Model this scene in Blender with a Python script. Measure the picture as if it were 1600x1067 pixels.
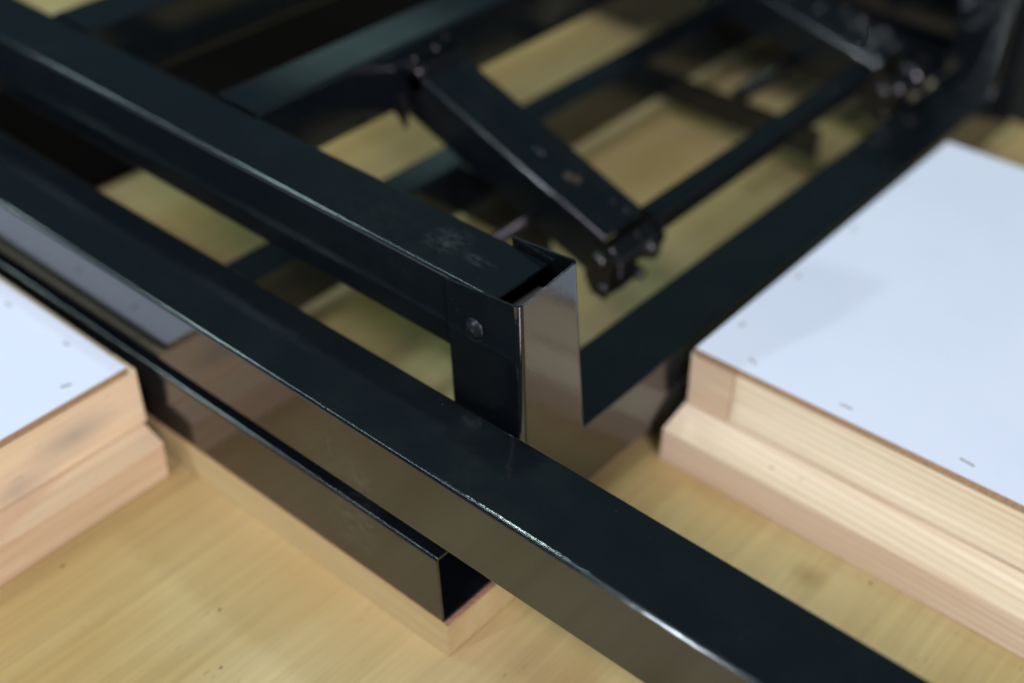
import bpy, bmesh, math, random
from mathutils import Vector, Matrix
random.seed(7)
for o in list(bpy.data.objects): bpy.data.objects.remove(o)
scn = bpy.context.scene
COL = scn.collection

# ------------------------------------------------------------------ camera
cam_d = bpy.data.cameras.new("camera")
cam = bpy.data.objects.new("camera", cam_d); COL.objects.link(cam)
cam_d.sensor_width = 36.0; cam_d.sensor_fit = 'HORIZONTAL'; cam_d.lens = 47.155
cam.matrix_world = Matrix(((0.7627, -0.4161, 0.4951, 0.2730),
                           (0.6460, 0.4536, -0.6140, -0.3009),
                           (0.0309, 0.7881, 0.6148, 0.5073),
                           (0, 0, 0, 1)))
cam_d.clip_start = 0.01; cam_d.clip_end = 100
cam_d.dof.use_dof = True
cam_d.dof.focus_distance = 0.578
cam_d.dof.aperture_fstop = 2.9
scn.camera = cam

# ------------------------------------------------------------------ light
world = bpy.data.worlds.new("World"); scn.world = world; world.use_nodes = True
bg = world.node_tree.nodes['Background']
bg.inputs[0].default_value = (0.50, 0.86, 1.0, 1); bg.inputs[1].default_value = 0.062
scn.view_settings.view_transform = 'Standard'; scn.view_settings.look = 'None'
scn.view_settings.exposure = 0; scn.view_settings.gamma = 1

def lamp(name, direction, dist, sx, sy, power, color):
    d = bpy.data.lights.new(name, 'AREA'); d.shape = 'RECTANGLE'; d.size = sx; d.size_y = sy
    d.energy = power; d.color = color
    o = bpy.data.objects.new(name, d); COL.objects.link(o)
    v = Vector(direction).normalized()
    o.location = Vector((-0.05, 0.1, 0.08)) + v * dist
    ax = (Vector((1, 0, 0)) - v * v.x).normalized()          # long side of the lamp runs along x
    ay = v.cross(ax)
    o.rotation_euler = Matrix((ax, ay, v)).transposed().to_euler()
    return o
lamp('ceiling_lamp', (0.04, -0.60, 0.80), 3.2, 0.60, 0.60, 29.0, (0.98, 0.88, 1.06))
lamp('ceiling_lamp', (-0.225, -0.875, 0.425), 2.4, 0.07, 0.07, 15.0, (0.88, 1.0, 1.08))
lamp('ceiling_lamp', (0.30, 0.10, 0.95), 2.2, 0.5, 0.5, 4.0, (0.62, 1.0, 0.35))
lamp('edge_highlight_strip', (-0.50, -0.22, 0.84), 2.2, 2.1, 0.06, 7.5, (0.72, 1.0, 1.02))  # added strip lamp, gives the bar edges a continuous highlight
lamp('ceiling_lamp', (-0.80, -0.16, 0.58), 2.2, 0.12, 0.10, 0.8, (0.74, 1.0, 1.0))
lamp('ceiling_lamp', (-0.66, -0.26, 0.70), 2.2, 0.20, 0.10, 2.4, (0.72, 1.0, 0.98))
lamp('ceiling_lamp', (-0.40, 0.36, 0.85), 2.2, 0.14, 0.14, 6.0, (0.78, 1.0, 0.98))
lamp('ceiling_lamp', (0.80, -0.42, 0.43), 2.8, 1.2, 0.7, 66.0, (1.0, 0.89, 0.99))
lamp('hall_window', (-0.66, 0.62, 0.435), 4.0, 0.75, 0.34, 0.20, (0.62, 1.0, 0.93))

# ------------------------------------------------------------------ materials
def newmat(name):
    m = bpy.data.materials.new(name); m.use_nodes = True
    nt = m.node_tree; b = nt.nodes['Principled BSDF']
    return m, nt, b
def N(nt, t, **kw):
    n = nt.nodes.new(t)
    for k, v in kw.items(): setattr(n, k, v)
    return n
def ramp(nt, stops, interp='LINEAR'):
    r = N(nt, 'ShaderNodeValToRGB'); cr = r.color_ramp; cr.interpolation = interp
    while len(cr.elements) < len(stops): cr.elements.new(0.5)
    for e, (p, c) in zip(cr.elements, stops):
        e.position = p; e.color = (*c, 1) if len(c) == 3 else c
    return r
def noise(nt, src, scale, detail=4, rough=0.5, dist=0.0):
    n = N(nt, 'ShaderNodeTexNoise'); n.inputs['Scale'].default_value = scale
    n.inputs['Detail'].default_value = detail; n.inputs['Roughness'].default_value = rough
    n.inputs['Distortion'].default_value = dist
    nt.links.new(src, n.inputs['Vector']); return n
def mapping(nt, scale=(1, 1, 1), loc=(0, 0, 0), rot=(0, 0, 0)):
    tc = N(nt, 'ShaderNodeTexCoord'); mp = N(nt, 'ShaderNodeMapping')
    mp.inputs['Scale'].default_value = scale; mp.inputs['Location'].default_value = loc
    mp.inputs['Rotation'].default_value = rot
    nt.links.new(tc.outputs['Object'], mp.inputs['Vector']); return mp.outputs[0]
def math_n(nt, op, a, b=None, clamp=False):
    n = N(nt, 'ShaderNodeMath', operation=op); n.use_clamp = clamp
    for i, v in enumerate((a, b)):
        if v is None: continue
        if isinstance(v, (int, float)): n.inputs[i].default_value = v
        else: nt.links.new(v, n.inputs[i])
    return n.outputs[0]
def mixc(nt, fac, a, b, mode='MIX'):
    n = N(nt, 'ShaderNodeMix', data_type='RGBA', blend_type=mode)
    for sock, v in ((n.inputs[0], fac), (n.inputs[6], a), (n.inputs[7], b)):
        if isinstance(v, (int, float)): sock.default_value = v
        elif isinstance(v, tuple): sock.default_value = (*v, 1)
        else: nt.links.new(v, sock)
    return n.outputs[2]
def blob(nt, centre, radius, stretch=(1, 1, 1)):
    """soft mask around a point of the object"""
    tc = N(nt, 'ShaderNodeTexCoord')
    s = N(nt, 'ShaderNodeVectorMath', operation='SUBTRACT'); nt.links.new(tc.outputs['Object'], s.inputs[0])
    s.inputs[1].default_value = centre
    m = N(nt, 'ShaderNodeVectorMath', operation='MULTIPLY'); nt.links.new(s.outputs[0], m.inputs[0])
    m.inputs[1].default_value = stretch
    l = N(nt, 'ShaderNodeVectorMath', operation='LENGTH'); nt.links.new(m.outputs[0], l.inputs[0])
    q = math_n(nt, 'DIVIDE', l.outputs['Value'], radius)
    return math_n(nt, 'SUBTRACT', 1.0, q, clamp=True)

def paint(name, dust=(), base=(0.004, 0.006, 0.008), rough=0.075, ior=1.9, peel=0.00009):
    m, nt, b = newmat(name)
    b.inputs['IOR'].default_value = ior
    co = mapping(nt)
    big = noise(nt, co, 35, 5, 0.6)
    r = ramp(nt, [(0.3, (rough * 0.8,) * 3), (0.75, (rough * 1.7,) * 3)]); nt.links.new(big.outputs[0], r.inputs[0])
    # specks of dust settled in the paint
    sp = noise(nt, co, 900, 1, 0.5)
    spm = ramp(nt, [(0.80, (0, 0, 0)), (0.84, (1, 1, 1))]); nt.links.new(sp.outputs[0], spm.inputs[0])
    col = mixc(nt, spm.outputs[0], base, (0.10, 0.12, 0.12))
    rr = r.outputs[0]
    for c, rad, st, amt in dust:
        k = blob(nt, c, rad, st)
        n1 = noise(nt, mapping(nt, (1, 1.5, 1.5)), 170.0, 8, 0.7, 0.6)
        nm = ramp(nt, [(0.42, (0, 0, 0)), (0.62, (0.5,) * 3), (0.75, (1, 1, 1))]); nt.links.new(n1.outputs[0], nm.inputs[0])
        k2 = math_n(nt, 'MULTIPLY', math_n(nt, 'MULTIPLY', k, nm.outputs[0]), amt, clamp=True)
        col = mixc(nt, k2, col, (0.20, 0.21, 0.20))
        rr = mixc(nt, k2, rr, (0.5, 0.5, 0.5))
    # hairline scratches and wiped-off dust all over, thin
    sc1 = noise(nt, mapping(nt, (90, 1500, 1500), rot=(0, 0, 0.5)), 1.0, 2, 0.6, 0.3)
    scm = ramp(nt, [(0.745, (0, 0, 0)), (0.78, (1, 1, 1))]); nt.links.new(sc1.outputs[0], scm.inputs[0])
    wid = noise(nt, co, 28, 3, 0.6)
    wm = ramp(nt, [(0.5, (0, 0, 0)), (0.68, (1, 1, 1))]); nt.links.new(wid.outputs[0], wm.inputs[0])
    col = mixc(nt, math_n(nt, 'MULTIPLY', math_n(nt, 'MULTIPLY', scm.outputs[0], wm.outputs[0]), 0.6), col, (0.10, 0.115, 0.115))
    col = mixc(nt, math_n(nt, 'MULTIPLY', wm.outputs[0], 0.006), col, (0.30, 0.33, 0.32))
    nt.links.new(col, b.inputs['Base Color']); nt.links.new(rr, b.inputs['Roughness'])
    n2 = noise(nt, co, 420, 2, 0.5); n3 = noise(nt, co, 1600, 2, 0.6)
    h = math_n(nt, 'ADD', n2.outputs[0], math_n(nt, 'MULTIPLY', n3.outputs[0], 0.35))
    bp = N(nt, 'ShaderNodeBump'); bp.inputs['Strength'].default_value = 0.35; bp.inputs['Distance'].default_value = peel
    nt.links.new(h, bp.inputs['Height']); nt.links.new(bp.outputs[0], b.inputs['Normal'])
    return m

def wood(name, axis, light, mid, dark, line=0.5, band=70.0, seed=0.0, rough=0.55, stain_or_light=(), streak=1.0, knots=(), lines=None, fibre=0.75):
    """grain runs along axis; fibres, growth rings and small flecks"""
    m, nt, b = newmat(name)
    def sc(al, ac):
        return tuple(al if i == axis else ac for i in range(3))
    off = (seed * 1.7, seed * 0.9, seed * 2.3)
    fib = noise(nt, mapping(nt, sc(6, 260), off), 1.0, 5, 0.6)
    broad = noise(nt, mapping(nt, sc(3.0, 22 * streak), off), 1.0, 4, 0.55, 0.6)
    ring = noise(nt, mapping(nt, sc(0.9, band), (off[1], off[0], off[2])), 1.0, 2, 0.4, 0.25)
    rr = ramp(nt, [(0.36, (0, 0, 0)), (0.5, (1, 1, 1)), (0.54, (0.2,) * 3), (0.64, (0.9,) * 3), (0.70, (0, 0, 0))])
    nt.links.new(ring.outputs[0], rr.inputs[0])
    br = ramp(nt, [(0.28, dark), (0.5, mid), (0.72, light)]); nt.links.new(broad.outputs[0], br.inputs[0])
    col = mixc(nt, math_n(nt, 'MULTIPLY', rr.outputs[0], line, clamp=True), br.outputs[0], dark)
    fr = ramp(nt, [(0.3, (0.80, 0.78, 0.74)), (0.7, (1.12, 1.12, 1.12))]); nt.links.new(fib.outputs[0], fr.inputs[0])
    col = mixc(nt, fibre, col, fr.outputs[0], 'MULTIPLY')
    if lines:                       # separate growth rings cut lengthwise: ((kx,ky,kz), spacing, waviness, strength, colour)
        kv, spc, amp, stren, lc = lines
        tc = N(nt, 'ShaderNodeTexCoord'); dp = N(nt, 'ShaderNodeVectorMath', operation='DOT_PRODUCT')
        nt.links.new(tc.outputs['Object'], dp.inputs[0]); dp.inputs[1].default_value = kv
        wv = noise(nt, mapping(nt, sc(5, 22), off), 1.0, 2, 0.5)
        dd = math_n(nt, 'ADD', dp.outputs['Value'], math_n(nt, 'MULTIPLY', wv.outputs[0], amp))
        fr2 = math_n(nt, 'FRACT', math_n(nt, 'DIVIDE', dd, spc))
        lr = ramp(nt, [(0.0, (0, 0, 0)), (0.45, (0.12,) * 3), (0.80, (0.9,) * 3), (0.86, (1, 1, 1)), (0.93, (0, 0, 0))]); nt.links.new(fr2, lr.inputs[0])
        vary = noise(nt, mapping(nt, sc(8, 160), off), 1.0, 3, 0.5)
        k = math_n(nt, 'MULTIPLY', lr.outputs[0], math_n(nt, 'MULTIPLY', vary.outputs[0], 1.7 * stren), clamp=True)
        col = mixc(nt, k, col, lc)
    fl = noise(nt, mapping(nt, sc(90, 700), off), 1.0, 1, 0.5)
    fm = ramp(nt, [(0.74, (0, 0, 0)), (0.80, (1, 1, 1))]); nt.links.new(fl.outputs[0], fm.inputs[0])
    col = mixc(nt, math_n(nt, 'MULTIPLY', fm.outputs[0], 0.45), col, tuple(0.45 * c for c in dark))
    for c, rad, st, colr, amt in stain_or_light:
        k = blob(nt, c, rad, st)
        nn = noise(nt, mapping(nt, sc(25, 60), off), 1.0, 3, 0.5)
        k = math_n(nt, 'MULTIPLY', math_n(nt, 'MULTIPLY', k, math_n(nt, 'ADD', nn.outputs[0], 0.35)), amt, clamp=True)
        col = mixc(nt, k, col, colr)
    for c, rad in knots:
        k = math_n(nt, 'MULTIPLY', blob(nt, c, rad, sc(0.6, 1.0)), 1.6, clamp=True)
        col = mixc(nt, k, col, (0.16, 0.085, 0.035))
    nt.links.new(col, b.inputs['Base Color'])
    b.inputs['Roughness'].default_value = rough; b.inputs['IOR'].default_value = 1.45
    bp = N(nt, 'ShaderNodeBump'); bp.inputs['Strength'].default_value = 0.5; bp.inputs['Distance'].default_value = 0.00025
    nt.links.new(fib.outputs[0], bp.inputs['Height']); nt.links.new(bp.outputs[0], b.inputs['Normal'])
    return m

M_black = paint('black_gloss_paint')
M_upper = paint('black_gloss_paint_dusty', dust=[((-0.078, 0.084, 0.16), 0.014, (1, 1, 1), 0.40), ((-0.056, 0.081, 0.16), 0.007, (0.6, 1.6, 1), 0.5), ((-0.12, 0.075, 0.16), 0.06, (1, 2, 1), 0.05)])
M_front = paint('black_gloss_paint_scuffed', dust=[((-0.075, -0.0008, 0.088), 0.030, (1, 1, 1), 0.16), ((-0.055, -0.0008, 0.082), 0.012, (1, 1, 1), 0.3)])
M_low = paint('black_gloss_paint_rubbed', dust=[((-0.060, 0.0, 0.050), 0.022, (1, 1, 1), 0.35)])
M_post = paint('black_gloss_paint_post', rough=0.09, peel=0.00012)
M_arm = paint('black_gloss_paint_pressed', base=(0.004, 0.006, 0.008), rough=0.13, ior=1.6)
M_bolt = paint('black_oily_bolt_steel', base=(0.005, 0.005, 0.006), rough=0.17, ior=1.6, peel=0.00001)

def simple(name, col, rough, metal=0.0, ns=200.0, var=0.15, bump=0.0):
    m, nt, b = newmat(name)
    n = noise(nt, mapping(nt), ns, 4, 0.6)
    r = ramp(nt, [(0.3, tuple(c * (1 - var) for c in col)), (0.7, tuple(min(1, c * (1 + var)) for c in col))])
    nt.links.new(n.outputs[0], r.inputs[0]); nt.links.new(r.outputs[0], b.inputs['Base Color'])
    b.inputs['Roughness'].default_value = rough; b.inputs['Metallic'].default_value = metal
    if bump:
        bp = N(nt, 'ShaderNodeBump'); bp.inputs['Strength'].default_value = 0.6; bp.inputs['Distance'].default_value = bump
        nt.links.new(n.outputs[0], bp.inputs['Height']); nt.links.new(bp.outputs[0], b.inputs['Normal'])
    return m
M_white = simple('white_laminate', (0.80, 0.85, 1.0), 0.45, 0, 14.0, 0.025)
def laminate():
    m, nt, b = newmat('white_laminate')
    n1 = noise(nt, mapping(nt), 9.0, 4, 0.6); n2 = noise(nt, mapping(nt, (40, 900, 1)), 1.0, 3, 0.6); n3 = noise(nt, mapping(nt), 350.0, 2, 0.5)
    r = ramp(nt, [(0.3, (0.725, 0.785, 0.935)), (0.7, (0.775, 0.825, 0.965))]); nt.links.new(n1.outputs[0], r.inputs[0])
    r2 = ramp(nt, [(0.66, (1, 1, 1)), (0.74, (0.93, 0.93, 0.93))]); nt.links.new(n2.outputs[0], r2.inputs[0])
    r3 = ramp(nt, [(0.76, (1, 1, 1)), (0.80, (0.80, 0.78, 0.75))]); nt.links.new(n3.outputs[0], r3.inputs[0])
    c = mixc(nt, 1.0, r.outputs[0], r2.outputs[0], 'MULTIPLY'); c = mixc(nt, 0.6, c, r3.outputs[0], 'MULTIPLY')
    nt.links.new(c, b.inputs['Base Color']); b.inputs['Roughness'].default_value = 0.42
    return m
M_white = laminate()
M_core = simple('brown_hardboard_core', (0.36, 0.235, 0.13), 0.7, 0, 500, 0.25, 0.0002)
M_dull_black = simple('dull_black', (0.0045, 0.0035, 0.003), 1.0, 0, 300, 0.3)  # dull black for the added sheet under the crossbars
M_dull_black.node_tree.nodes['Principled BSDF'].inputs['Specular IOR Level'].default_value = 0.05
M_staple = simple('dull_staple_wire', (0.52, 0.48, 0.44), 0.35, 0.7)
M_red = simple('red_line', (0.38, 0.21, 0.13), 0.6, 0, 400, 0.3)
M_copper = simple('worn_metal_rim', (0.13, 0.10, 0.07), 0.30, 0.6)
M_rivet = paint('painted_rivet', base=(0.004, 0.006, 0.008), rough=0.30, ior=1.4, peel=0.0)
M_floor = simple('dark_floor', (0.035, 0.03, 0.025), 0.7, 0, 6, 0.3)
M_ply = wood('plywood', 1, (0.56, 0.465, 0.245), (0.49, 0.38, 0.175), (0.42, 0.295, 0.11), line=0.05, band=26, seed=2.0, fibre=0.6,
             rough=0.42, streak=0.42, knots=[((-0.1834, -0.0853, 0), 0.0011), ((0.1262, 0.1772, 0), 0.0010), ((-0.1036, -0.0518, 0), 0.0010), ((-0.0763, -0.0739, 0), 0.0009)],
             stain_or_light=[((-0.10, -0.012, 0), 0.045, (0.35, 1, 1), (0.50, 0.33, 0.13), 0.6), ((0.02, 0.175, 0), 0.03, (0.3, 1, 1), (0.50, 0.33, 0.13), 0.6),  # warmer light along strip and tray ledge, painted into the plywood
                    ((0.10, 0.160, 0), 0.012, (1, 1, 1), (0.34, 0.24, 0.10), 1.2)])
M_strip = wood('particle_strip', 0, (0.51, 0.415, 0.215), (0.47, 0.375, 0.185), (0.42, 0.32, 0.15), line=0.0, band=30, seed=5.0, rough=0.6, fibre=0.4)
M_pine_pink = wood('pink_pine', 0, (0.76, 0.65, 0.46), (0.72, 0.59, 0.40), (0.64, 0.48, 0.31), line=0.0, seed=1.2, fibre=0.5,
                   lines=((0.2, 0, 1), 0.009, 0.006, 0.3, (0.62, 0.42, 0.28)))
M_pine_cream = wood('cream_pine', 0, (0.86, 0.82, 0.63), (0.84, 0.78, 0.58), (0.78, 0.68, 0.47), line=0.0, seed=3.3, fibre=0.4,
                    lines=((0.02, 0, 1), 0.0048, 0.004, 0.75, (0.62, 0.45, 0.26)))
M_pine_ledge = wood('pale_pine', 0, (0.80, 0.74, 0.56), (0.78, 0.69, 0.50), (0.74, 0.61, 0.42), line=0.0, seed=6.1, fibre=0.5,
                    lines=((0.03, 0.7, 1), 0.0046, 0.006, 0.75, (0.64, 0.44, 0.29)), knots=[((0.0555, 0.190, 0.026), 0.0009), ((0.072, 0.192, 0.027), 0.0009), ((-0.001, 0.188, 0.025), 0.0009)])
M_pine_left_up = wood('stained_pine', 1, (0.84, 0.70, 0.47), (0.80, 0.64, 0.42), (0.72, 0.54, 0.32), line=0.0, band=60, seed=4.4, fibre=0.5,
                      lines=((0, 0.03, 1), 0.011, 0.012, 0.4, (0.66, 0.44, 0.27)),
                      stain_or_light=[((-0.211, -0.050, 0.047), 0.032, (1, 1, 2.2), (0.40, 0.35, 0.28), 0.85),
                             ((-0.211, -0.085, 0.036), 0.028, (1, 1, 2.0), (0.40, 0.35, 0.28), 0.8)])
M_pine_left_low = wood('reddish_pine', 1, (0.70, 0.57, 0.38), (0.65, 0.51, 0.33), (0.56, 0.40, 0.24), line=0.0, band=70, seed=8.8, fibre=0.6,
                       lines=((0.5, 0.02, 1), 0.010, 0.010, 0.5, (0.52, 0.31, 0.19)))

# ------------------------------------------------------------------ mesh helpers
def area_normals(me, lim=math.cos(math.radians(38))):
    """shading normals weighted by face area, so wide flats stay flat beside their rounded edges"""
    vf = {}
    for p in me.polygons:
        for v in p.vertices: vf.setdefault(v, []).append(p)
    out = []
    for p in me.polygons:
        for v in p.vertices:
            n = Vector((0, 0, 0))
            for q in vf[v]:
                if q.normal.dot(p.normal) > lim: n += q.normal * q.area
            out.append(n.normalized())
    me.normals_split_custom_set(out)
def link(name, bm, mat, parent=None, smooth=False, wn=False, mats=None):
    me = bpy.data.meshes.new(name)
    bmesh.ops.recalc_face_normals(bm, faces=bm.faces[:])
    bm.to_mesh(me); bm.free()
    for mm in (mats or [mat]): me.materials.append(mm)
    if smooth:
        for p in me.polygons: p.use_smooth = True
        me.set_sharp_from_angle(angle=math.radians(38))
    o = bpy.data.objects.new(name, me); COL.objects.link(o)
    if parent: o.parent = parent
    if wn: area_normals(me)
    return o
def thing(o, label, cat, group=None):
    o['label'] = label; o['category'] = cat
    if group: o['group'] = group
    return o
def empty(name, loc=(0, 0, 0)):
    o = bpy.data.objects.new(name, None); COL.objects.link(o); o.location = loc; o.empty_display_size = 0.02
    return o
def rrect(a0, a1, b0, b1, r, seg=6):
    pts = []
    for (ca, cb, s) in ((a1 - r, b1 - r, 0), (a0 + r, b1 - r, 90), (a0 + r, b0 + r, 180), (a1 - r, b0 + r, 270)):
        for k in range(seg + 1):
            t = math.radians(s + 90 * k / seg)
            pts.append((ca + r * math.cos(t), cb + r * math.sin(t)))
    return pts
def tube_bm(axis, l0, l1, a0, a1, b0, b1, r=0.0021, t=0.0013, hollow=True, shift=None, cuts=1):
    """square tube along axis (0=x: a=y b=z, 1=y: a=x b=z, 2=z: a=x b=y). shift(l,a,b)->(l,a,b) bends it a little."""
    bm = bmesh.new()
    def P(l, a, b):
        if shift: l, a, b = shift(l, a, b)
        return {0: (l, a, b), 1: (a, l, b), 2: (a, b, l)}[axis]
    outer = rrect(a0, a1, b0, b1, r)
    rings = []
    for c in range(cuts + 1):
        l = l0 + (l1 - l0) * c / cuts
        rings.append([bm.verts.new(P(l, a, b)) for a, b in outer])
    n = len(outer)
    for q in range(cuts):
        for i in range(n):
            bm.faces.new((rings[q][i], rings[q][(i + 1) % n], rings[q + 1][(i + 1) % n], rings[q + 1][i]))
    if hollow:
        inner = rrect(a0 + t, a1 - t, b0 + t, b1 - t, max(r - t, 0.0004))
        ir = [[bm.verts.new(P(l, a, b)) for a, b in inner] for l in (l0, l1)]
        for i in range(n):
            bm.faces.new((ir[0][i], ir[1][i], ir[1][(i + 1) % n], ir[0][(i + 1) % n]))
            bm.faces.new((rings[0][i], ir[0][i], ir[0][(i + 1) % n], rings[0][(i + 1) % n]))
            bm.faces.new((rings[-1][i], rings[-1][(i + 1) % n], ir[1][(i + 1) % n], ir[1][i]))
    else:
        bm.faces.new(rings[0]); bm.faces.new(rings[-1])
    return bm
def hexa(bm, c8):
    v = [bm.verts.new(p) for p in c8]   # bottom 0-3, top 4-7
    fs = []
    for f in ((3, 2, 1, 0), (4, 5, 6, 7), (0, 1, 5, 4), (1, 2, 6, 5), (2, 3, 7, 6), (3, 0, 4, 7)):
        fs.append(bm.faces.new([v[i] for i in f]))
    return fs
def box_bm(x0, x1, y0, y1, z0, z1, bev=0.0005, bm=None):
    bm = bm or bmesh.new()
    hexa(bm, [(x0, y0, z0), (x1, y0, z0), (x1, y1, z0), (x0, y1, z0), (x0, y0, z1), (x1, y0, z1), (x1, y1, z1), (x0, y1, z1)])
    if bev: bmesh.ops.bevel(bm, geom=bm.edges[:], offset=bev, segments=2, affect='EDGES')
    return bm
def lathe_bm(profile, origin, axis, seg=32, bm=None):
    """profile [(r, h)] turned about the axis through the origin"""
    bm = bm or bmesh.new()
    ax = Vector(axis).normalized(); u = ax.orthogonal().normalized(); w = ax.cross(u)
    o = Vector(origin); rings = []
    for r, h in profile:
        if r < 1e-7: rings.append([bm.verts.new(o + ax * h)])
        else: rings.append([bm.verts.new(o + ax * h + (u * math.cos(2 * math.pi * k / seg) + w * math.sin(2 * math.pi * k / seg)) * r) for k in range(seg)])
    for A, B in zip(rings, rings[1:]):
        for k in range(seg):
            k2 = (k + 1) % seg
            if len(A) == 1: bm.faces.new((A[0], B[k], B[k2]))
            elif len(B) == 1: bm.faces.new((A[k], B[0], A[k2]))
            else: bm.faces.new((A[k], B[k], B[k2], A[k2]))
    return bm
def plate_bm(outline, y0, y1, bm=None):
    """plate in the x-z plane, extruded between y0 and y1"""
    bm = bm or bmesh.new()
    a = [bm.verts.new((x, y0, z)) for x, z in outline]; b = [bm.verts.new((x, y1, z)) for x, z in outline]
    bm.faces.new(a); bm.faces.new(b[::-1]); n = len(a)
    for i in range(n): bm.faces.new((a[i], b[i], b[(i + 1) % n], a[(i + 1) % n]))
    return bm

# ------------------------------------------------------------------ setting
fl = link('floor', box_bm(-6, 6, -6, 6, -0.80, -0.76, 0), M_floor); fl['kind'] = 'structure'
tb = link('table_top', box_bm(-1.05, 0.75, -0.85, 0.695, -0.021, 0.0, 0.0008), M_ply); tb['kind'] = 'structure'

mt = link('added_black_sheet', box_bm(-0.640, -0.462, 0.100, 0.690, 0.0004, 0.0050, 0.001), M_dull_black)  # added sheet, stands in for the dark area under the crossbars
thing(mt, 'flat black sheet added on the table to fill a dark area under the crossbars at the upper left', 'black sheet')

# ------------------------------------------------------------------ wooden strip under the lower rail
st = empty('support_strip', (-0.45, 0.04, 0))
thing(st, 'long tan wooden strip lying on the table under the lowest black rail', 'wooden strip')
p = link('strip_board', box_bm(-0.9, -0.0015, 0.001, 0.085, 0.0, 0.0216, 0.0004), M_strip, None)
p2 = link('red_film', box_bm(-0.9, -0.0018, 0.0008, 0.085, 0.0217, 0.0222, 0.0), M_red, None)
for q in (p, p2):
    q.parent = st; q.matrix_parent_inverse = Matrix.Translation(st.location).inverted()

# ------------------------------------------------------------------ black folding frame
FR = empty('folding_steel_frame', (0, 0, 0))
thing(FR, 'glossy black steel folding frame with hinged link arms, corner post and crossbars', 'metal frame')

def lean_end(l, a, b):        # the sawn end of the lowest rail is not quite square
    if l > -0.01: l += -0.0042 - (b - 0.0222) * 0.10
    return l, a, b
link('lower_front_rail', tube_bm(0, -0.95, 0.0, 0.0, 0.040, 0.0223, 0.0622, shift=lean_end), M_low, FR, True, True)
def lean_side(l, a, b):       # outer side leans out slightly towards its foot
    if a > -0.03: a += (0.0622 - b) * 0.08
    return l, a, b
link('side_rail', tube_bm(1, 0.0440, 0.6400, -0.0560, -0.0145, 0.0223, 0.0620, shift=lean_side), M_black, FR, True, True)
link('lower_far_rail', tube_bm(0, -0.95, -0.0565, 0.5960, 0.6360, 0.0223, 0.0618), M_black, FR, True, True)
link('lower_crossbar', tube_bm(1, 0.0403, 0.5955, -0.2560, -0.2310, 0.0223, 0.0618), M_black, FR, True, True)

# near corner post: bent sheet, three walls and an open top
def post(bm_pts_bottom, bm_pts_top, t, rad=0.0036):
    """bottom/top: four corners (left-front, right-front, right-back, left-back) as (x,y,z); open on the left"""
    bm = bmesh.new()
    def prof(c, inset):
        lf, rf, rb, lb = [Vector(v) for v in c]
        pts = []
        def off(v, dx, dy): return Vector((v.x + dx, v.y + dy, v.z))
        lf = off(lf, 0, inset); lb = off(lb, 0, -inset)
        rf = off(rf, -inset, inset); rb = off(rb, -inset, -inset)
        r = rad if inset == 0 else max(rad - t, 0.0007)
        pts.append(lf)
        cx, cy = rf.x - r, rf.y + r
        for k in range(7):
            a = math.radians(-90 + 90 * k / 6); zz = rf.z
            pts.append(Vector((cx + r * math.cos(a), cy + r * math.sin(a), zz)))
        cx, cy = rb.x - r, rb.y - r
        for k in range(7):
            a = math.radians(90 * k / 6)
            pts.append(Vector((cx + r * math.cos(a), cy + r * math.sin(a), rb.z)))
        pts.append(lb)
        return pts
    L = [[bm.verts.new(p) for p in prof(c, i)] for c in (bm_pts_bottom, bm_pts_top) for i in (0, t)]
    ob, ib, ot, it = L; n = len(ob)
    for i in range(n - 1):
        bm.faces.new((ob[i], ob[i + 1], ot[i + 1], ot[i])); bm.faces.new((ib[i + 1], ib[i], it[i], it[i + 1]))
        bm.faces.new((ot[i], ot[i + 1], it[i + 1], it[i])); bm.faces.new((ob[i + 1], ob[i], ib[i], ib[i + 1]))
    for i in (0, n - 1): bm.faces.new((ob[i], ot[i], it[i], ib[i]))
    return bm
PT = link('corner_post', post([(-0.0525, 0.0632, 0.0625), (-0.0098, 0.0632, 0.0625), (-0.0128, 0.1150, 0.0625), (-0.0525, 0.1150, 0.0625)],
                              [(-0.0590, 0.0615, 0.1593), (-0.0162, 0.0618, 0.1632), (-0.0156, 0.1025, 0.1680), (-0.0555, 0.1045, 0.1626)], 0.0012), M_post, FR, True, True)
rv = lathe_bm([(r_ * 1.22, h_) for r_, h_ in ((0.0, 0.0026), (0.0008, 0.00255), (0.0016, 0.0024), (0.0024, 0.0021), (0.0032, 0.0016), (0.0040, 0.0009), (0.0046, 0.0001), (0.0048, -0.0004), (0.0051, -0.0003), (0.0056, -0.0001), (0.0060, -0.0004), (0.0063, -0.0015))],
              (-0.0422, 0.0620, 0.1395), (0, -1, 0.02), 48)
link('rivet', rv, M_rivet, PT, True)
link('sleeve', lathe_bm([(0, 0), (0.0058, 0), (0.0062, 0.0004), (0.0062, 0.0270), (0.0058, 0.0274), (0, 0.0274)], (-0.0262, 0.0648, 0.1478), (0, 1, 0), 40), simple('bare_grey_steel', (0.050, 0.040, 0.038), 0.45, 0.0), PT, True)
# far corner post
link('corner_post', post([(-0.0560, 0.6028, 0.0622), (-0.0165, 0.6028, 0.0622), (-0.0160, 0.6400, 0.0622), (-0.0560, 0.6400, 0.0622)],
                         [(-0.0560, 0.6028, 0.2600), (-0.0170, 0.6028, 0.2600), (-0.0170, 0.6400, 0.2600), (-0.0560, 0.6400, 0.2600)], 0.0016, 0.005), M_post, FR, True, True)

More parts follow.
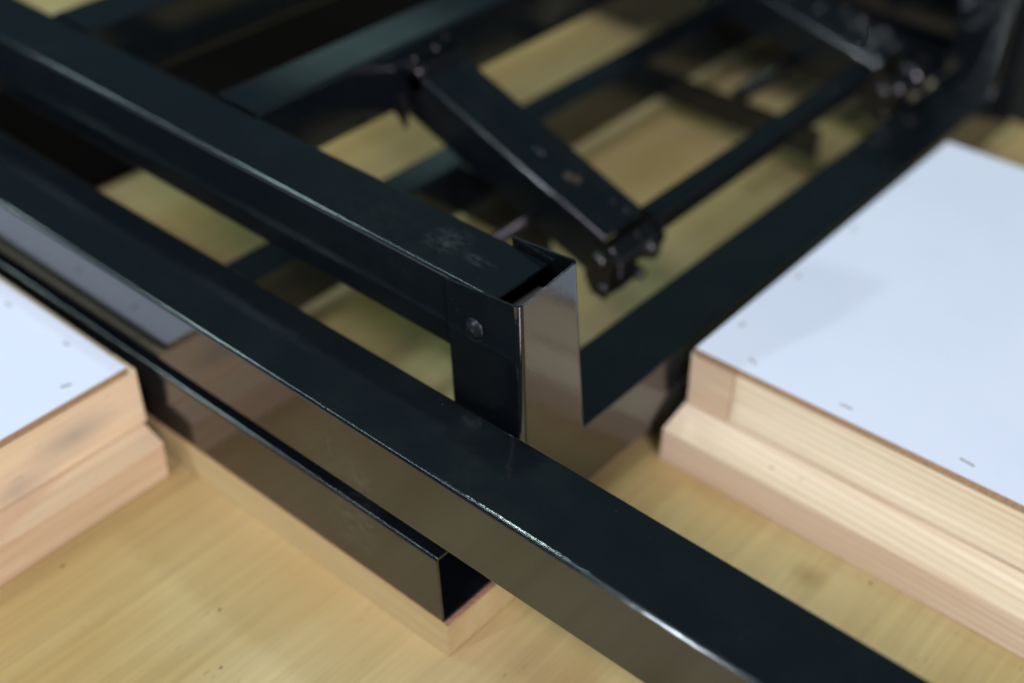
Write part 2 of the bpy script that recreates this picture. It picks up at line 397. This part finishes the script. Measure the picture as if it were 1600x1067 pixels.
# upper frame
link('upper_front_bar', tube_bm(0, -1.0, -0.0316, 0.0636, 0.1024, 0.1200, 0.1600), M_upper, FR, True, True)
link('upper_crossbar', tube_bm(1, 0.1030, 0.62, -0.2645, -0.2325, 0.1215, 0.1618), M_black, FR, True, True)
link('upper_crossbar', tube_bm(1, 0.1030, 0.62, -0.4150, -0.3800, 0.1200, 0.1605), M_black, FR, True, True)
link('upper_far_bar', tube_bm(0, -1.0, -0.0566, 0.6205, 0.6600, 0.1210, 0.1605), M_black, FR, True, True)
link('end_panel', box_bm(-1.0, -0.0570, 0.6362, 0.6400, 0.062, 0.1205, 0.0008), M_black, FR, True, True)
# link arm: pressed channel with two ribs along its back
def arm_profile(w, h):
    pts = []
    t = 0.0018
    top = []
    def add(y, z): top.append((y, z))
    R_ = 0.0024
    add(0.0, -h); add(0.0, -R_)
    for k in range(1, 5):
        a = math.radians(180 - 90 * k / 4); add(R_ + R_ * math.cos(a), -R_ + R_ * math.sin(a))
    for y, z in ((0.10, 0), (0.14, -0.0001), (0.17, -0.0009), (0.21, -0.0011), (0.25, -0.0003), (0.30, 0), (0.62, 0), (0.66, -0.0001), (0.70, -0.0009), (0.75, -0.0011), (0.79, -0.0003), (0.84, 0)):
        add(y * w, z)
    for k in range(0, 5):
        a = math.radians(90 - 90 * k / 4); add(w - R_ + R_ * math.cos(a), -R_ + R_ * math.sin(a))
    add(w, -h)
    inner = [(w - t, -h), (w - t, -0.003), (w - 0.0035, -t - 0.0008), (0.0035, -t - 0.0008), (t, -0.003), (t, -h)]
    return top + inner
def make_arm(p0, p1, w, h, yname):
    p0, p1 = Vector(p0), Vector(p1)
    d = (p1 - p0).normalized(); yv = Vector((0, 1, 0)); up = d.cross(yv).normalized()
    if up.z < 0: up = -up
    prof = arm_profile(w, h)
    bm = bmesh.new()
    A = [bm.verts.new(p0 + yv * y + up * z) for y, z in prof]
    B = [bm.verts.new(p1 + yv * y + up * z) for y, z in prof]
    n = len(prof)
    for i in range(n): bm.faces.new((A[i], A[(i + 1) % n], B[(i + 1) % n], B[i]))
    bm.faces.new(A); bm.faces.new(B)
    o = link('link_arm', bm, M_arm, FR, True, True)
    L = (p1 - p0).length
    def onarm(s, y, z=0.0): return p0 + d * (s * L) + yv * (y * w) + up * z
    for s, y, r in ((0.580, 0.47, 0.0021), (0.555, 0.45, 0.0012)) if yname == 'a' else ((0.35, 0.40, 0.0030), (0.52, 0.55, 0.0034), (0.88, 0.45, 0.0052), (0.72, 0.86, 0.0045), (0.86, 0.92, 0.0048), (0.62, 0.9, 0.003)):
        bmr = lathe_bm([(0, r * 0.8), (r * 0.5, r * 0.7), (r * 0.9, r * 0.35), (r, 0.0), (r, -0.001)], onarm(s, y), up, 20)
        link('rivet', bmr, M_bolt, o, True)
    # oblong slot rim with bare worn metal
    bs = bmesh.new()
    for s, y in ((0.720, 0.46), (0.750, 0.52)):
        lathe_bm([(0.0012, 0.0002), (0.0016, 0.0009), (0.0023, 0.0009), (0.0026, 0.0)], onarm(s, y), up, 20, bs)
    link('slot_rim', bs, M_copper if yname == 'a' else M_bolt, o, True)
    for s, y in ((0.90, 0.66), (0.955, 0.74)):
        bmr = lathe_bm([(0, 0.0012), (0.0012, 0.0009), (0.0019, 0.0), (0.0019, -0.001)], onarm(s, y), up, 20)
        link('rivet', bmr, M_bolt, o, True)
    return o, d, up, onarm
Y1 = 0.2205
arm1, d1, up1, on1 = make_arm((-0.2310, Y1 - 0.0015, 0.1454), (-0.0830, Y1 - 0.0015, 0.0934), 0.0405, 0.029, 'a')
Y2 = 0.5200
arm2, d2, up2, on2 = make_arm((-0.2050, Y2, 0.1235), (-0.0730, Y2, 0.0949), 0.0470, 0.028, 'b')

def bolt(bm, x, y, z, r, side=-1, h=None):
    r *= 1.15; h = h or r * 0.85
    lathe_bm([(0, h), (r * 0.35, h * 0.97), (r * 0.7, h * 0.72), (r * 0.93, h * 0.35), (r, 0), (r * 1.35, -0.0001), (r * 1.4, -0.0010), (r * 0.6, -0.0012)], (x, y, z), (0, side, 0), 24, bm)
def ear(cx, cz, r, tail):
    pts = []
    for k in range(13):
        a = math.radians(-30 + 240 * k / 12); pts.append((cx + r * math.cos(a), cz + r * math.sin(a)))
    return pts + tail
def bracket(x, z, y0, w, k=1.0):
    """pivot bracket: two ears, a cross pin and dome-headed bolts"""
    b = plate_bm(ear(x, z, 0.0105 * k, [(x - 0.010 * k, z - 0.014 * k), (x - 0.004 * k, z - 0.024 * k), (x + 0.006 * k, z - 0.025 * k), (x + 0.009 * k, z - 0.012 * k)]), y0 - 0.0036, y0 - 0.0012)
    o = link('pivot_bracket', b, M_bolt, FR)
    b = plate_bm(ear(x + 0.003, z, 0.0105 * k, [(x - 0.008 * k, z - 0.012 * k), (x + 0.001 * k, z - 0.020 * k), (x + 0.010 * k, z - 0.016 * k)]), y0 + w + 0.0012, y0 + w + 0.0036)
    link('ear_plate', b, M_bolt, o)
    b = plate_bm([(x + 0.004, z - 0.004), (x + 0.013, z - 0.006), (x + 0.014, z - 0.013), (x + 0.010, z - 0.020), (x + 0.004, z - 0.020)], y0 + 0.006, y0 + 0.016)
    link('spacer_block', b, M_bolt, o)
    br = lathe_bm([(0, 0), (0.0098 * k, 0), (0.0104 * k, 0.0006), (0.0104 * k, w * 0.46), (0.0098 * k, w * 0.47), (0.0086 * k, w * 0.5), (0.0086 * k, w * 0.62), (0.0100 * k, w * 0.65), (0.0100 * k, w - 0.001), (0, w - 0.001)], (x + 0.002, y0, z - 0.002), (0, 1, 0), 32)
    link('barrel', br, M_bolt, o, True)
    b = plate_bm([(x - 0.006, z - 0.006), (x + 0.010, z - 0.006), (x + 0.012, z - 0.017), (x + 0.004, z - 0.026), (x - 0.005, z - 0.020)], y0 + 0.001, y0 + 0.018)
    link('lug', b, M_bolt, o)
    for px_, pz_, yy, r in ((x, z, y0 - 0.0037, 0.0048), (x + 0.004, z - 0.017 * k, y0 - 0.0037, 0.0028), (x + 0.003, z, y0 + w + 0.0012, 0.004)):
        bb = bmesh.new(); bolt(bb, px_, yy, pz_, r * k); link('bolt', bb, M_bolt, o, True)
    pin = lathe_bm([(0, -0.004), (0.0042 * k, -0.004), (0.0042 * k, w + 0.006), (0.0062 * k, w + 0.0062), (0.0066 * k, w + 0.008), (0.0050 * k, w + 0.011), (0, w + 0.0115)], (x + 0.003, y0, z), (0, 1, 0), 28)
    link('pin', pin, M_bolt, o, True)
    return o
b1 = bracket(-0.0835, 0.0790, Y1, 0.0385)
for (x, y, z, r) in ((-0.0745, Y1 + 0.004, 0.0700, 0.0042), (-0.0715, Y1 + 0.030, 0.0770, 0.0050), (-0.0690, Y1 + 0.018, 0.0655, 0.0036)):
    link('bolt', lathe_bm([(0, r * .8), (r * .5, r * .72), (r * .85, r * .4), (r, 0), (r, -0.006)], (x, y, z), (1, -0.5, 0.15), 24), M_bolt, b1, True)
b2 = bracket(-0.0640, 0.0790, Y2, 0.0440, 1.0)

# upper hinge plate where the near arm meets the crossbar
ub = plate_bm([(-0.252, 0.128), (-0.246, 0.1345), (-0.239, 0.1355), (-0.2325, 0.131), (-0.2275, 0.121), (-0.2285, 0.110), (-0.2345, 0.117), (-0.245, 0.119), (-0.251, 0.122)], Y1 - 0.010, Y1 - 0.0075)
uo = link('hinge_plate', ub, M_bolt, FR)
ub2 = bmesh.new()
plate_bm([(-0.2315, 0.1500), (-0.222, 0.1480), (-0.218, 0.135), (-0.2315, 0.125)], Y1 + 0.002, Y1 + 0.0045, ub2)
link('hinge_ear', ub2, M_bolt, uo)
for cx_, cz_, r_k, ya, yb in ((-0.2440, 0.1275, 0.0072, 0.196, 0.2105), (-0.2560, 0.1270, 0.0052, 0.203, 0.2125), (-0.2290, 0.1390, 0.0085, 0.219, 0.262)):
    link('knuckle', lathe_bm([(0, 0), (r_k * .85, 0), (r_k, r_k * .15), (r_k, yb - ya - r_k * .15), (r_k * .85, yb - ya), (0, yb - ya)], (cx_, ya, cz_), (0, 1, 0), 28), M_bolt, uo, True)
for (x, y, z, r) in ((-0.2700, 0.2110, 0.1285, 0.0028), (-0.2560, 0.2095, 0.1240, 0.0034), (-0.2440, 0.2095, 0.1235, 0.0040), (-0.2400, 0.2150, 0.1400, 0.0030),
                     (-0.2330, 0.2235, 0.1490, 0.0026), (-0.2330, 0.2420, 0.1500, 0.0026), (-0.2345, 0.2520, 0.1540, 0.0024)):
    bb = bmesh.new(); bolt(bb, x, y, z, r); link('bolt', bb, M_bolt, uo, True)

# torsion tube joining the lower pivots, and the two threaded spindles
link('torsion_tube', tube_bm(1, 0.2650, 0.5150, -0.0925, -0.0770, 0.0740, 0.0895, r=0.003), M_arm, FR, True, True)
def spindle(x, y0, y1, z, r, pitch):
    prof = [(0, 0), (r, 0)]
    n = int((y1 - y0) / pitch)
    for k in range(n):
        prof += [(r, k * pitch + 0.1 * pitch), (r * 0.86, k * pitch + 0.5 * pitch), (r, k * pitch + 0.9 * pitch)]
    prof += [(r, y1 - y0), (r * 1.7, y1 - y0), (r * 1.7, y1 - y0 + 0.006), (0, y1 - y0 + 0.006)]
    link('threaded_spindle', lathe_bm(prof, (x, y0, z), (0, 1, 0), 28), M_bolt, FR, True)
spindle(-0.1600, 0.150, 0.250, 0.0580, 0.0042, 0.0016)
spindle(-0.1500, 0.470, 0.560, 0.0620, 0.0062, 0.0030)
# plates that carry the spindles down at the lower crossbar
link('spindle_carrier', box_bm(-0.2300, -0.1500, 0.2562, 0.2600, 0.030, 0.066, 0.0006), M_arm, FR)
link('spindle_carrier', box_bm(-0.2300, -0.0930, 0.4900, 0.4950, 0.024, 0.046, 0.0006), M_arm, FR)

# bar carried just above the lowest rail, running out past its open end
link('front_bar', tube_bm(0, -1.0, 0.62, -0.0008, 0.0436, 0.0725, 0.1125), M_front, FR, True, True)

# ------------------------------------------------------------------ trays
def quadboard(bm, pts_b, pts_t, bev=0.0006):
    hexa(bm, [*pts_b, *pts_t]); bmesh.ops.bevel(bm, geom=bm.edges[:], offset=bev, segments=2, affect='EDGES')
    return bm
# right tray: panel corners as they lie (its near edge is a touch out of square)
RT = empty('wooden_tray', (0, 0, 0))
thing(RT, 'wooden frame with blue-white panel stapled on top, right of the black frame', 'tray')
T = 0.0700
def near_y(x): return 0.1975 + 0.028 * (x + 0.0035)
def panel(pts, t, parent):
    bm = bmesh.new()
    fs = hexa(bm, [(x, y, T - t) for x, y in pts] + [(x, y, T) for x, y in pts])
    for f in fs: f.material_index = 1
    fs[1].material_index = 0
    return link('panel', bm, None, parent, mats=[M_white, M_core])
panel([(-0.0037, near_y(-0.0037)), (0.48, near_y(0.48)), (0.48, 0.515), (-0.0045, 0.4985)], 0.0044, RT)
zt = T - 0.0046
def ny(x): return near_y(x) + 0.0004
def board(name, mat, parent, b4, t4, bev=0.0006):
    return link(name, quadboard(bmesh.new(), b4, t4, bev), mat, parent)
zl = 0.0310
xa, xj, xb = -0.0062, 0.0208, 0.48
# end of the left side board, then the front board
board('side_board', M_pine_pink, RT,
      [(xa + 0.001, ny(xa) + .001, zl), (xj - .0002, ny(xj) + .001, zl), (xj, 0.500, zl), (xa + 0.001, 0.496, zl)],
      [(xa, ny(xa), zt), (xj - .0002, ny(xj), zt), (xj, 0.500, zt), (xa, 0.496, zt)])
board('front_board', M_pine_cream, RT,
      [(xj + .0002, ny(xj) + .001, zl), (xb, ny(xb) + .001, zl), (xb, ny(xb) + 0.020, zl), (xj + .0002, ny(xj) + 0.020, zl)],
      [(xj + .0002, ny(xj), zt), (xb, ny(xb), zt), (xb, ny(xb) + 0.020, zt), (xj + .0002, ny(xj) + 0.020, zt)])
board('back_board', M_pine_cream, RT,
      [(xj + .0002, 0.478, zl), (xb, 0.492, zl), (xb, 0.512, zl), (xj + .0002, 0.498, zl)],
      [(xj + .0002, 0.478, zt), (xb, 0.492, zt), (xb, 0.512, zt), (xj + .0002, 0.498, zt)])
# ledge board, sloping outwards
def ly(x): return 0.1806 + 0.012 * x
def prism(name, mat, parent, A, B, bev=0.0005):
    bm = bmesh.new(); a = [bm.verts.new(p) for p in A]; b = [bm.verts.new(p) for p in B]
    bm.faces.new(a); bm.faces.new(b); n = len(a)
    for i in range(n): bm.faces.new((a[i], a[(i + 1) % n], b[(i + 1) % n], b[i]))
    bmesh.ops.recalc_face_normals(bm, faces=bm.faces[:])
    if bev: bmesh.ops.bevel(bm, geom=bm.edges[:], offset=bev, segments=2, affect='EDGES')
    return link(name, bm, mat, parent)
def ledge(x, dx):
    return [(x, ly(x), 0.0), (x, ly(x), 0.0226), (x + dx * .6, ny(x) + .0006, 0.0300), (x, ny(x) + 0.024, 0.0305), (x, ny(x) + 0.024, 0.0)]
prism('ledge_board', M_pine_ledge, RT, ledge(-0.0072, 0.002), ledge(0.48, 0))
prism('ledge_board', M_pine_ledge, RT, [(-0.0068, 0.2225, 0.0), (-0.0068, 0.2225, 0.0303), (0.018, 0.2225, 0.0303), (0.018, 0.2225, 0.0)],
      [(-0.0068, 0.496, 0.0), (-0.0068, 0.496, 0.0303), (0.018, 0.496, 0.0303), (0.018, 0.496, 0.0)])
# left tray
LT = empty('wooden_tray', (-0.21, -0.01, 0))
thing(LT, 'wooden frame with blue-white panel stapled on top, left and in front of the black rails', 'tray')
LT.location = (0, 0, 0)
def ex(y): return -0.2106 - 0.012 * (y + 0.0139)
panel([(ex(-0.50), -0.50), (ex(-0.0137), -0.0137), (-0.62, -0.0137), (-0.62, -0.50)], 0.0044, LT)
# (upper board along the visible side, ledge board below it)
def up_sec(y): return [(ex(y) - .0005, y, zt), (ex(y) - .0002, y + (0.0012 if y > -.1 else 0), zl - 0.002), (ex(y) - 0.020, y, zl - 0.002), (ex(y) - 0.020, y, zt)]
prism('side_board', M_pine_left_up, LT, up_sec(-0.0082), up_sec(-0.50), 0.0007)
prism('end_board', M_pine_pink, LT, [(-0.2312, -0.0085, zl), (-0.2312, -0.0085, zt), (-0.2312, -0.028, zt), (-0.2312, -0.028, zl)],
      [(-0.62, -0.0085, zl), (-0.62, -0.0085, zt), (-0.62, -0.028, zt), (-0.62, -0.028, zl)])
def lx(y): return -0.1958 - 0.018 * (y + 0.01) * -1 * -1
def low_sec(y): return [(lx(y), y, 0.0), (lx(y) , y, 0.0245), (ex(y) + .0004, y, 0.0288), (ex(y) - 0.022, y, 0.0288), (ex(y) - 0.022, y, 0.0)]
prism('ledge_board', M_pine_left_low, LT, low_sec(-0.0090), low_sec(-0.50), 0.0007)

# staples
sm_bm = bmesh.new()
def staple(x, y, ang, L, parent, tilt=0.0):
    L *= 0.88; c, s = math.cos(ang), math.sin(ang)
    bm = bmesh.new(); h = 0.00035; w = 0.00045
    for (l0, l1, z0, z1) in ((-L / 2, L / 2, -0.0002 + 0, 0.0005), (-L / 2 - .0001, -L / 2 + 0.0007, -0.0003, 0.0007), (L / 2 - .0007, L / 2 + 0.0001, -0.0003, 0.00045)):
        v = []
        for z in (z0, z1):
            for (u, q) in ((l0, -w), (l1, -w), (l1, w), (l0, w)):
                v.append((x + u * c - q * s, y + u * s + q * c, T + z + tilt * u))
        hexa(bm, v)
    link('staple', bm, M_staple, parent)
for (x, y, a, L) in ((0.1445, 0.2118, -0.05, 0.0078), (0.0802, 0.2089, 0.12, 0.0068), (0.0256, 0.2079, -0.35, 0.0062), (0.0029, 0.2929, 1.5, 0.004),
                     (0.0040, 0.2316, 1.4, 0.0042), (0.0020, 0.3595, 1.5, 0.0042), (0.21, 0.216, 0.02, 0.0075), (0.0010, 0.428, 1.5, 0.0042)):
    staple(x, y, a, L, RT)
for (x, y, a, L) in ((-0.2203, -0.0430, 1.25, 0.0055), (-0.2485, -0.0229, 0.2, 0.0040), (-0.222, -0.105, 1.5, 0.006), (-0.300, -0.0235, 0.1, 0.0045)):
    staple(x, y, a, L, LT)

# pale block seen under the far corner
ob = link('wood_offcut', box_bm(-0.0800, -0.0575, 0.5600, 0.5940, 0.0, 0.0600, 0.001), M_pine_cream)
thing(ob, 'small pale wood offcut standing on the table inside the far corner of the black frame', 'wood block')

# ------------------------------------------------------------------ render
scn.render.engine = 'CYCLES'
scn.cycles.max_bounces = 8; scn.cycles.use_denoising = True
